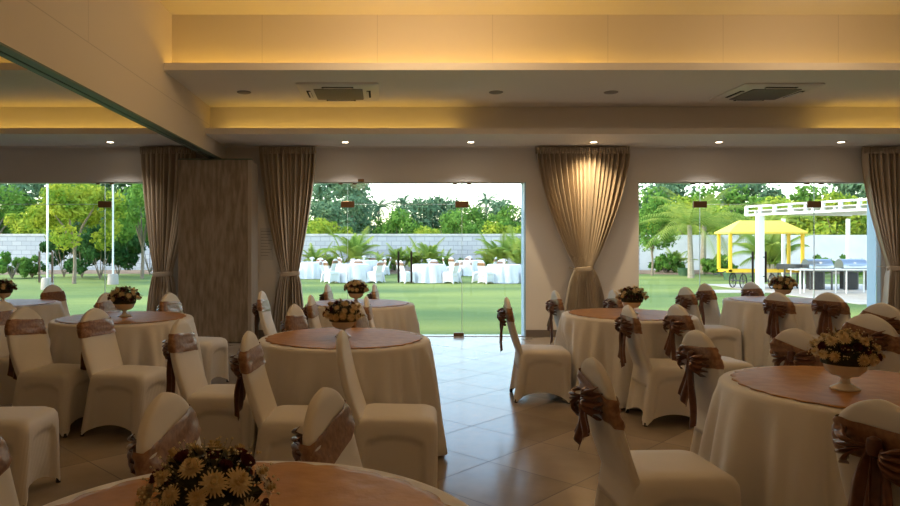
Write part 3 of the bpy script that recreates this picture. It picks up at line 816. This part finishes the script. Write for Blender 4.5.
# garden walls
g = MB(); g.box(-60, at(640, 40), 40, 40.25, GZ, 1.87)
struct(g.build('wall_garden', 'block', smooth=False), 'grey concrete block garden wall', 'wall')
g = MB(); g.box(-60, at(640, 40), 39.97, 40.28, 1.87, 1.98)
struct(g.build('trim_coping', 'coping', smooth=False), 'pale coping on the block garden wall', 'coping')
g = MB(); g.box(at(640, 40), 60, 40, 40.25, GZ, 1.92)
struct(g.build('wall_garden_right', 'plaster', smooth=False), 'white plastered garden wall behind the palms', 'wall')

# ------------------------------------------------------------------ vegetation
def blob_crown(m, cx, cy, cz, rx, ry, rz, n, leaf, rnd, clumps=26):
    cl = []
    for _ in range(clumps):
        th = rnd.uniform(0, 2 * PI); u = rnd.uniform(-.75, 1); s = math.sqrt(1 - u * u); q = rnd.uniform(.55, .95)
        cl.append((Vector((cx + rx * q * s * cos(th), cy + ry * q * s * sin(th), cz + rz * q * u)), rnd.uniform(.20, .36)))
    k = (rx + ry + rz) / 3
    for i in range(n):
        c_, r = cl[i % len(cl)]
        d = Vector((rnd.gauss(0, 1), rnd.gauss(0, 1), rnd.gauss(0, 1))).normalized(); p = c_ + d * r * k * rnd.uniform(.6, 1.1)
        a = (d + Vector((rnd.uniform(-1, 1), rnd.uniform(-1, 1), rnd.uniform(-1, 1))) * .9).normalized(); b = a.orthogonal().normalized(); 
        b = (Matrix.Rotation(rnd.uniform(0, 6.28), 3, a) @ b); c2 = a.cross(b); s = leaf * rnd.uniform(.6, 1.3)
        m.add([p - b * s, p + c2 * s * .5, p + b * s, p - c2 * s * .5], [(0, 1, 2, 3)])
def make_tree(seed, h, rx, rz, leaf, n, mt, trunk_h, fork=3, tr=.09):
    rnd = random.Random(seed); t = thing('garden_tree', '', 'tree')
    m = MB(); m.tube([(0, 0, 0), (.04, 0, trunk_h * .5), (0, .03, trunk_h)], [tr, tr * .8, tr * .7], 8)
    for k in range(fork + 2):
        a = 2 * PI * k / (fork + 2) + seed; e = rx * .55
        m.tube([(0, .03, trunk_h * .9), (e * .4 * cos(a), e * .4 * sin(a), trunk_h + (h - trunk_h) * .3), (e * cos(a), e * sin(a), trunk_h + (h - trunk_h) * .6)], [tr * .6, tr * .4, tr * .15], 6)
    m.build('trunk', 'bark', t)
    m = MB(); blob_crown(m, 0, 0, h - rz, rx, rx, rz, n, leaf, rnd)
    m.build('foliage', mt, t, smooth=False)
    return t
def make_bush(seed, r, h, leaf, n, mt):
    rnd = random.Random(seed); t = thing('garden_bush', '', 'bush'); 
    m = MB()
    for k in range(5):
        a = k * 1.3; m.tube([(0, 0, 0), (r * .4 * cos(a), r * .4 * sin(a), h * .6)], [.025, .01], 5)
    m.build('stems', 'bark', t)
    m = MB(); blob_crown(m, 0, 0, h * .52, r, r * .8, h * .5, n, leaf, rnd, 14); m.build('foliage', mt, t, smooth=False)
    return t
def frond(m, rach, base, az, elev, L, droop, lw, n=26, wid=.05):
    p = Vector(base); d = Vector((cos(az) * cos(elev), sin(az) * cos(elev), sin(elev))); pts = [p.copy()]; dirs = [d.copy()]
    for i in range(n):
        d = (d + Vector((0, 0, -droop / n * (1 + i / n)))).normalized(); p = p + d * (L / n); pts.append(p.copy()); dirs.append(d.copy())
    rach.tube(pts[::4] + [pts[-1]], [.02 * (1 - .8 * k / (len(pts[::4]))) for k in range(len(pts[::4]) + 1)], 4)
    for i in range(2, n + 1):
        d = dirs[i]; s = d.cross(Vector((0, 0, 1))).normalized(); l = lw * sin(PI * min(.97, .12 + .85 * i / n)) ** .6
        for sg in (-1, 1):
            tip = pts[i] + s * sg * l * .8 + d * l * .45 + Vector((0, 0, -l * .38))
            m.add([pts[i] - d * wid * .5, pts[i] + d * wid * .5, (pts[i] + d * wid * .4).lerp(tip, .6), tip], [(0, 1, 2, 3)])
def make_palm(seed, trunk_h, nf, L, lw, mt='leaf_palm', tr=.13, e0=(-.1, 1.25), trunks=1, droop=1.5, wid=.07):
    rnd = random.Random(seed); t = thing('garden_palm', '', 'palm tree')
    tk = MB(); tops = []
    for k in range(trunks):
        lean = rnd.uniform(-.15, .15) if trunks > 1 else .06; ly = rnd.uniform(-.1, .1) if trunks > 1 else 0; bx = rnd.uniform(-.15, .15) * (trunks > 1)
        hh = trunk_h * (rnd.uniform(.6, 1.1) if trunks > 1 else 1)
        tk.tube([(bx, 0, 0), (bx - lean * .5, ly, hh * .5), (bx - lean * 1.2, ly, hh)], [tr * 1.25, tr * .95, tr * .8], 8); tops.append((bx - lean * 1.2, ly, hh))
    tk.build('trunk', 'palebark', t)
    m, r = MB(), MB()
    for k in range(nf):
        frond(m, r, tops[k % len(tops)], 2.4 * k + rnd.uniform(-.2, .2), rnd.uniform(*e0), L * rnd.uniform(.75, 1.1), droop * rnd.uniform(.7, 1.2), lw, wid=wid)
    m.build('fronds', mt, t, smooth=False); r.build('frond_ribs', mt, t)
    return t
def put(src, px, Y, label, group=None, z=GZ, scale=1, rz=0, cat=None):
    key = src.name
    t = src if key not in used else copy_tree(src); used.add(key)
    t.location = (at(px, Y), Y, z); t.scale = (scale,) * 3; t.rotation_euler = (0, 0, rz); t['label'] = label
    if group: t['group'] = group
    return t
TY = make_tree(1, 4.25, 1.75, 1.55, .10, 6000, 'leaf_yellow', 1.5)
TM = make_tree(2, 4.6, 1.3, 1.7, .10, 3600, 'leaf_mid', 1.6)
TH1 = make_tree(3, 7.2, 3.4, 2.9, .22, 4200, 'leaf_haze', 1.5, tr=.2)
TH2 = make_tree(4, 6.4, 3.6, 2.5, .22, 4200, 'leaf_mid', 1.5, tr=.2)
TH3 = make_tree(5, 5.0, 3.2, 1.9, .20, 3800, 'leaf_yellow', 1.2, tr=.18)
BD = make_bush(6, 1.1, 2.1, .10, 2600, 'leaf_dark'); BG = make_bush(7, .6, .8, .08, 900, 'leaf_mid')
PA = make_palm(8, .45, 20, 1.25, .30, trunks=4, tr=.05, e0=(.7, 1.45), droop=1.0, wid=.05)
PC = make_palm(9, 2.5, 22, 3.1, .62, e0=(.0, 1.3), droop=1.15, wid=.055)
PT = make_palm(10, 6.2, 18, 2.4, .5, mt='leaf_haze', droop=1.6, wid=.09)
gt = 'trees in the garden and beyond its wall'
put(TY, 74, 28, 'round yellow-green tree on the lawn seen through the left window', gt)
put(TM, 142, 32, 'slender green tree beside the left curtain, behind the lawn', gt)
for k, (px, Y, lab) in enumerate(((100, 31.5, 'dark bush behind the round yellow-green tree'), (82, 33, 'dark bush under the round yellow-green tree'), (64, 33.5, 'dark bush left of the yellow-green tree trunk'), (150, 36, 'dark bush beside the left curtain'), (118, 35, 'dark bush between the two left trees'))):
    put(BD, px, Y, lab, 'dark bushes by the left window', rz=k, scale=1.12)
put(BG, 12, 32, 'low green bush against the block wall at the far left', 'low bushes', scale=1.5); put(BG, 32, 33, 'low green bush against the block wall, left of the white pole', 'low bushes', scale=1.3, rz=2)
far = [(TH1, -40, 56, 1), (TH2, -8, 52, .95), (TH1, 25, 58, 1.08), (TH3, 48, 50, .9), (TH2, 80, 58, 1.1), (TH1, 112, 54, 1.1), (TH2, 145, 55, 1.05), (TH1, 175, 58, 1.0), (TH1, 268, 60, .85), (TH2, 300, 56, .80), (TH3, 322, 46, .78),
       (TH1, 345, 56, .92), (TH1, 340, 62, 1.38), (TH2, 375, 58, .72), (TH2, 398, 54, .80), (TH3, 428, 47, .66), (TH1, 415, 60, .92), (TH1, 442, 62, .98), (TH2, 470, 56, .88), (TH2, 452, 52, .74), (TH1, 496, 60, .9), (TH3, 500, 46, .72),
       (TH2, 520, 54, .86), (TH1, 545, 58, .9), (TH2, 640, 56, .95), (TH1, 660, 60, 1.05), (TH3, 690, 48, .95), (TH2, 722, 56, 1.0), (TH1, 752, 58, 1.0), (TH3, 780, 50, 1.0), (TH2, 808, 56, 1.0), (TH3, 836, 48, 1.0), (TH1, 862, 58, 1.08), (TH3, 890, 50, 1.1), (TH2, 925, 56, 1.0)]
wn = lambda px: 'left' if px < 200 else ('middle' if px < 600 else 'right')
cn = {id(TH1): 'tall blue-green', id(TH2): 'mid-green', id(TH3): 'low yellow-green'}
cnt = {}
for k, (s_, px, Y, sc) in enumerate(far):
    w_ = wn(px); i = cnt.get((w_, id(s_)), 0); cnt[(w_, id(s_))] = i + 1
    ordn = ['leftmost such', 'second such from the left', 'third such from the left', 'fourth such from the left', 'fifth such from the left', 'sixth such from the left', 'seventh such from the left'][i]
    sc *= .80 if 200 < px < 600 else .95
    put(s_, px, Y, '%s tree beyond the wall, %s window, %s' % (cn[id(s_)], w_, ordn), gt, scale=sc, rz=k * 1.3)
PALM = 'areca palms along the block wall'
for k, (px, Y, sc, lab) in enumerate(((315, 38, 1.15, 'leafy palm against the block wall, first from the left in the middle window'), (333, 38.5, .85, 'low palm left of the tallest wall palm'), (354, 37, 1.75, 'tallest leafy palm in front of the block wall, above the lawn tables'),
        (376, 38.5, .8, 'low palm just right of the tallest wall palm'), (399, 38, 1.15, 'palm behind the dark door handles'), (414, 38, 1.0, 'palm right of the door handles'), (427, 38, 1.35, 'slender upright palm left of the bare block wall'), (441, 38.5, .9, 'low palm right of the slender upright palm'),
        (490, 38, .95, 'low palm left of the big feathery palm'), (501, 37, 1.55, 'big feathery palm near the right side of the middle window'), (519, 36.5, 1.7, 'feathery palm at the right edge of the middle window'))):
    put(PA, px, Y, lab, PALM, scale=sc, rz=k * 1.7)
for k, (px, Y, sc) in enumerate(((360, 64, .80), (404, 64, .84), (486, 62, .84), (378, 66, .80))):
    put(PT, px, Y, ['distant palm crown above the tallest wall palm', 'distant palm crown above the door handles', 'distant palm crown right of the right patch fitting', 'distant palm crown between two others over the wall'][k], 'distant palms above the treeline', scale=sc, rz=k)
for k, (px, lab) in enumerate(((391, 'low bush left of the door handles'), (448, 'low bush at the foot of the bare block wall'), (458, 'small bush behind the far lawn table'), (486, 'low bush behind the right lawn table'))):
    put(BG, px, 38.3, lab, 'low bushes', scale=1.0, rz=k)
put(PC, 691, 32.5, 'coconut palm with broad fronds at the left of the right window', 'coconut palms', scale=1.0)
put(PC, 703, 36.5, 'second coconut palm just behind the first', 'coconut palms', scale=1.05, rz=2)
put(PC, 765, 36, 'coconut palm behind the yellow cart', 'coconut palms', scale=.92, rz=4)
put(TM, 652, 35, 'thin double-stemmed tree at the left edge of the right window', gt, scale=.8)
put(PA, 676, 38, 'low palm against the white wall, left of the coconut palm', PALM, scale=1.0)
put(PA, 772, 30, 'fanned palm clump behind the yellow cart', PALM, scale=1.9, rz=1)
for k, (px, Y, lab) in enumerate(((665, 37, 'small bush by the white wall left of the coconut palm'), (722, 34, 'reddish-green bush behind the yellow cart'), (714, 36, 'bush between coconut palm and yellow cart'), (668, 37.5, 'second small bush by the white wall'), (820, 34, 'bush behind the left barbecue'), (850, 34, 'bush behind the right barbecue'))):
    put(BG, px, Y, lab, 'low bushes', scale=1.3, rz=k)
# flower pots
for k, (px, Y, lab) in enumerate(((683, 35, 'green planter right of the small bushes'), (729, 31, 'green planter left of the cart wheel'))):
    b = MB(); b.lathe([(.20, 0), (.27, .38), (.24, .38), (.22, .3)], 16); o = b.build('planter', 'leaf_haze'); o.location = (at(px, Y), Y, GZ); tag(o, lab, 'planter', 'garden planters')
# white poles
for px, Y, lab in ((47.5, 24.5, 'tall white pole left of the round garden tree'), (113, 27.5, 'tall white pole right of the round garden tree')):
    t = thing('garden_pole', lab, 'pole', (at(px, Y), Y, GZ), group='tall white garden poles')
    m = MB(); m.tube([(0, 0, 0), (0, 0, 4.3)], .036, 10); m.build('post', 'white_paint', t)
    m = MB(); m.lathe([(.22, 0), (.20, .38), (.17, .42)], 12); m.build('footing', 'concrete', t)

# ------------------------------------------------------------------ lawn party: tables and chairs
TS = make_chair('a', small=True)
lt = None; small_used = False
def lawn_chair(x, y, deg, label, group):
    global small_used
    t = TS if not small_used else copy_tree(TS); small_used = True
    t.location = (x, y, GZ); t.rotation_euler = (0, 0, math.radians(deg)); t['label'] = label; t['group'] = group
LT = [(312, 32, 'leftmost lawn table'), (353, 29, 'lawn table under the tallest palm'), (364, 35.5, 'far lawn table by the tallest palm'), (429, 28.8, 'lawn table right of the door handles'),
      (470, 35, 'small far lawn table near the centre'), (504, 28.6, 'rightmost lawn table')]
base_cloth = tablecloth(0, 0, 50, chairs=False, lod=3).build('tablecloth', 'cloth', smooth=True)
base_urn = MB(); base_urn.lathe([(.06, 0), (.02, .03), (.02, .06), (.09, .11), (.001, .13)], 12); 
for k in range(60):
    a = random.uniform(0, 6.28); r = random.uniform(0, .13); z = .13 + random.uniform(0, .09); s = .02
    base_urn.add([(r * cos(a) - s, r * sin(a), z), (r * cos(a) + s, r * sin(a), z), (r * cos(a), r * sin(a) + s, z + s)], [(0, 1, 2)])
bu = base_urn.build('flower_urn', 'porcelain', smooth=False)
for i, (px, Y, nm) in enumerate(LT):
    x = at(px, Y)
    o = base_cloth if i == 0 else base_cloth.copy()
    if i: C.objects.link(o)
    o.location = (x, Y, GZ); o.rotation_euler = (0, 0, i); o.scale = (1.12, 1.12, 1); tag(o, 'white tablecloth on the ' + nm, 'tablecloth', 'white tablecloths on the lawn')
    t = copy_tree(tb0); t.location = (x, Y, GZ); t['label'] = 'round table under white linen, the ' + nm; t['group'] = 'round tables on the lawn'
    u = bu if i == 0 else bu.copy()
    if i: C.objects.link(u)
    u.location = (x, Y, GZ + .768); tag(u, 'small white flower urn on the ' + nm, 'flower arrangement', 'flower urns on the lawn')
    where = ['front left', 'front right', 'right', 'back', 'left']
    for k in range(5):
        a = math.radians((-145, -35, 5, 80, 175)[k] + (0, 4, -6, -4, 5, 3)[i]); rr = 1.08
        lawn_chair(x + rr * cos(a), Y + rr * sin(a), math.degrees(a) + 180 + random.uniform(-8, 8), 'white chair at the %s of the %s' % (where[k], nm), 'white chairs on the lawn')

# ------------------------------------------------------------------ yellow cart
CY = 25.0
cart = thing('yellow_cart', 'yellow canopied cart with spoked wheels on the lawn', 'cart', (at(760, CY), CY, GZ))
hw = (795 - 724) / 2 / F * CY; hd = .42
for sx in (-1, 1):
    for sy in (-1, 1):
        m = MB(); m.box(sx * hw - .045, sx * hw + .045, sy * hd - .045, sy * hd + .045, .62, 2.03); m.build('post', 'yellow', cart, smooth=False)
m = MB()
for sy in (-1, 1): m.box(-hw - .045, hw + .045, sy * hd - .045, sy * hd + .045, .60, .70)
for sx in (-1, 1): m.box(sx * hw - .045, sx * hw + .045, -hd, hd, .60, .70)
m.build('chassis', 'yellow', cart, smooth=False)
m = MB(); m.box(-hw, hw, -hd, hd, .64, .67); m.build('deck', 'palebark', cart, smooth=False)
m = MB(); m.rings([[(sx * (hw + .10), sy * (hd + .15), z) for sx, sy in ((-1, -1), (1, -1), (1, 1), (-1, 1))] for z in (1.98, 2.04)] + [[(sx * .75, sy * .08, 2.46) for sx, sy in ((-1, -1), (1, -1), (1, 1), (-1, 1))]])
m.build('canopy', 'yellow_roof', cart, smooth=False)
for sx in (-1, 1):
    for sy in (-1, 1):
        wx, wy = (-.80 if sx < 0 else .22), sy * (hd - .05)
        m = MB(); m.rings([[((.26 + .020 * cos(q)) * cos(2 * PI * j / 28), .020 * sin(q), (.26 + .020 * cos(q)) * sin(2 * PI * j / 28)) for q in [2 * PI * k / 6 for k in range(6)]] for j in range(29)], False, False)
        wh = m.build('wheel', 'rubber', cart); wh.location = (wx, wy, .283); wh.rotation_euler = (0, 0, math.radians(38))
        m = MB()
        for k in range(10):
            a = 2 * PI * k / 10; m.tube([(0, 0, 0), (.25 * cos(a), 0, .25 * sin(a))], .008, 4)
        m.tube([(0, -.05, 0), (0, .05, 0)], .035, 8); m.build('spokes', 'dark_steel', wh)
m = MB(); m.tube([(-hw - .05, -.2, .64), (-hw - .5, -.2, .5)], .02, 6); m.tube([(-.80, -hd + .05, .283), (-.80, hd - .05, .283)], .025, 6); m.tube([(.22, -hd + .05, .283), (.22, hd - .05, .283)], .025, 6)
for x in (-.80, .22):
    for y in (-hd + .1, hd - .1): m.tube([(x, y, .283), (x, y, .64)], .02, 6)
m.build('axle_frame', 'dark_steel', cart)

# ------------------------------------------------------------------ pergola
pg = thing('white_pergola', 'white steel pergola over the barbecues, its long fascia rising to the right', 'pergola', (0, 0, GZ))
P0 = Vector((at(760, 22.5), 22.5, 0)); Z1 = zt(207.5, 22.5) - GZ; Z0 = zt(215, 22.5) - GZ
P1 = Vector((at(884, 18.6), 18.6, 0))
dirv = (P1 - P0).normalized(); nv = Vector((-dirv.y, dirv.x, 0)); A = P0 - dirv * .55; B = P1 + dirv * 1.0
def beam_between(m, a, b_, z0, z1, w):
    vs = [a - nv * w, a + nv * w, b_ + nv * w, b_ - nv * w]
    m.rings([[(v.x, v.y, z0) for v in vs], [(v.x, v.y, z1) for v in vs]])
m = MB(); beam_between(m, A, B, Z0 - .02, Z0 + .05, .05); beam_between(m, A, B, Z1 + .02, Z1 + .08, .05)
L = (B - A).length; n = int(L / .52)
for k in range(n + 1):
    p = A + dirv * (L * k / n); beam_between(m, p - dirv * .035, p + dirv * .035, Z0, Z1 + .06, .05)
m.build('fascia_beam', 'white_paint', pg, smooth=False)
for p, lab in ((P0, 0), (P0 + Vector((2.8, 3.5, 0)), 1), (P0 + Vector((5.3, 3.6, 0)), 2)):
    m = MB(); w_ = .095 if lab == 0 else .05; m.box(p.x - w_, p.x + w_, p.y - w_, p.y + w_, 0, Z0 + .0); m.build('post', 'white_paint', pg, smooth=False)
for k in range(8):
    p = A + dirv * (L * (k + .5) / 8); m = MB(); a = Vector((p.x, p.y, 0)); b2 = a + nv * 4.2
    vs = [a - dirv * .03, a + dirv * .03, b2 + dirv * .03, b2 - dirv * .03]
    m.rings([[(v.x, v.y, Z0 + .02) for v in vs], [(v.x, v.y, Z0 + .14) for v in vs]]); m.build('rafter', 'white_paint', pg, smooth=False)
m = MB(); vs = [A, B, B + nv * 4.2, A + nv * 4.2]; m.rings([[(v.x, v.y, Z0 + .14) for v in vs], [(v.x, v.y, Z0 + .17) for v in vs]]); m.build('roof_sheet', 'coping', pg, smooth=False)

# barbecue table and grills
BY = 22.6
bt = thing('serving_table', 'long white outdoor table in front of the two barbecues', 'table', (0, BY, GZ))
xa, xb = at(793, BY), at(874, BY)
box('tabletop', 'white_paint', xa, xb, -.3, .3, .76, .80, bt, .01)
for x in (xa + .08, xa + .52, (xa + xb) / 2 + .25, xb - .15):
    for y in (-.26, .26):
        m = MB(); m.tube([(x, y, 0), (x, y, .76)], .022, 8); m.build('leg', 'white_paint', bt)
def grill(px, Y, label):
    t = thing('barbecue_grill', label, 'barbecue', (at(px, Y), Y, GZ), group='hooded steel barbecues', scale=.9)
    m = MB(); N = 16
    prof = [(.28 * cos(PI * k / N), .88 + .33 * sin(PI * k / N)) for k in range(N + 1)]
    m.rings([[(x, y, z) for y, z in prof] for x in (-.47, .47)]); m.build('hood', 'steel', t)
    m = MB(); m.box(-.50, .50, -.28, .28, .72, .88); m.build('firebox', 'dark_steel', t, smooth=False)
    m = MB(); m.tube([(-.30, -.30, .96), (-.30, -.35, .96), (.30, -.35, .96), (.30, -.30, .96)], .014, 6); m.build('handle', 'steel', t)
    m = MB(); m.box(-.30, .10, -.22, .22, .04, .70); m.build('cabinet', 'rubber', t, smooth=False)
    for x in (-.42, .42):
        for y in (-.24, .24):
            m = MB(); m.box(x - .025, x + .025, y - .025, y + .025, 0, .72); m.build('leg', 'dark_steel', t, smooth=False)
    m = MB(); m.box(-.78, -.505, -.22, .22, .84, .87); m.build('side_shelf', 'steel', t, smooth=False)
    m = MB(); m.lathe([(.05, -.008), (.05, .008)], 14); o = m.build('thermometer', 'white_plastic', t); o.rotation_euler = (PI / 2 - .6, 0, 0); o.location = (0, -.235, 1.065)
    return t
grill(817, 24.2, 'hooded stainless steel barbecue, the left of two'); grill(851, 24.2, 'hooded stainless steel barbecue, the right of two')
t = thing('charcoal_grill', 'low dark grill stand left of the hooded barbecues', 'barbecue', (at(791, 24.6), 24.6, GZ))
m = MB(); m.box(-.38, .38, -.25, .25, .72, .90); m.build('tray', 'dark_steel', t, smooth=False)
for x in (-.34, .34):
    for y in (-.2, .2):
        m = MB(); m.box(x - .02, x + .02, y - .02, y + .02, 0, .72); m.build('leg', 'dark_steel', t, smooth=False)

# ------------------------------------------------------------------ light
wd = bpy.data.worlds.new('World'); bpy.context.scene.world = wd; wd.use_nodes = True
nt = wd.node_tree; bg = nt.nodes['Background']; sk = nt.nodes.new('ShaderNodeTexSky'); sk.sky_type = 'NISHITA'; sk.sun_disc = False
sk.sun_elevation = math.radians(38); sk.sun_rotation = math.radians(263); sk.air_density = 1.2; sk.dust_density = .8; sk.ozone_density = 1.0
nt.links.new(sk.outputs[0], bg.inputs[0]); bg.inputs[1].default_value = .47
s = bpy.data.lights.new('sun', 'SUN'); s.energy = 2.0; s.angle = math.radians(1); s.color = (1, .87, .66)
so = bpy.data.objects.new('sun', s); C.objects.link(so)
el, az = math.radians(30), math.radians(263)      # sun behind the building, to the left
d = Vector((cos(el) * sin(az), cos(el) * cos(az), sin(el)))
so.rotation_euler = d.to_track_quat('Z', 'Y').to_euler()
for a, b_ in OPEN:
    l = bpy.data.lights.new('window_portal', 'AREA'); l.shape = 'RECTANGLE'; l.size = b_ - a; l.size_y = ZH; l.cycles.is_portal = True
    o = bpy.data.objects.new('window_portal', l); C.objects.link(o); o.location = ((a + b_) / 2, YW + TH - .02, ZH / 2); o.rotation_euler = (-PI / 2, 0, 0)

# ------------------------------------------------------------------ camera
cam = bpy.data.cameras.new('camera'); co = bpy.data.objects.new('camera', cam); C.objects.link(co)
co.location = (0, 0, H); co.rotation_euler = (PI / 2, 0, 0)
cam.sensor_width = 36; cam.lens = F * 36 / 900; cam.shift_x = (450 - VX) / 900; cam.shift_y = -(253 - VY) / 900
cam.clip_end = 500; cam.clip_start = .05
sc = bpy.context.scene; sc.camera = co
sc.view_settings.view_transform = 'Standard'; sc.view_settings.look = 'None'; sc.view_settings.gamma = 1; sc.view_settings.exposure = .6
sc.cycles.use_denoising = True
sc.cycles.max_bounces = 10; sc.cycles.diffuse_bounces = 6; sc.cycles.transparent_max_bounces = 12
sc.cycles.sample_clamp_indirect = 6
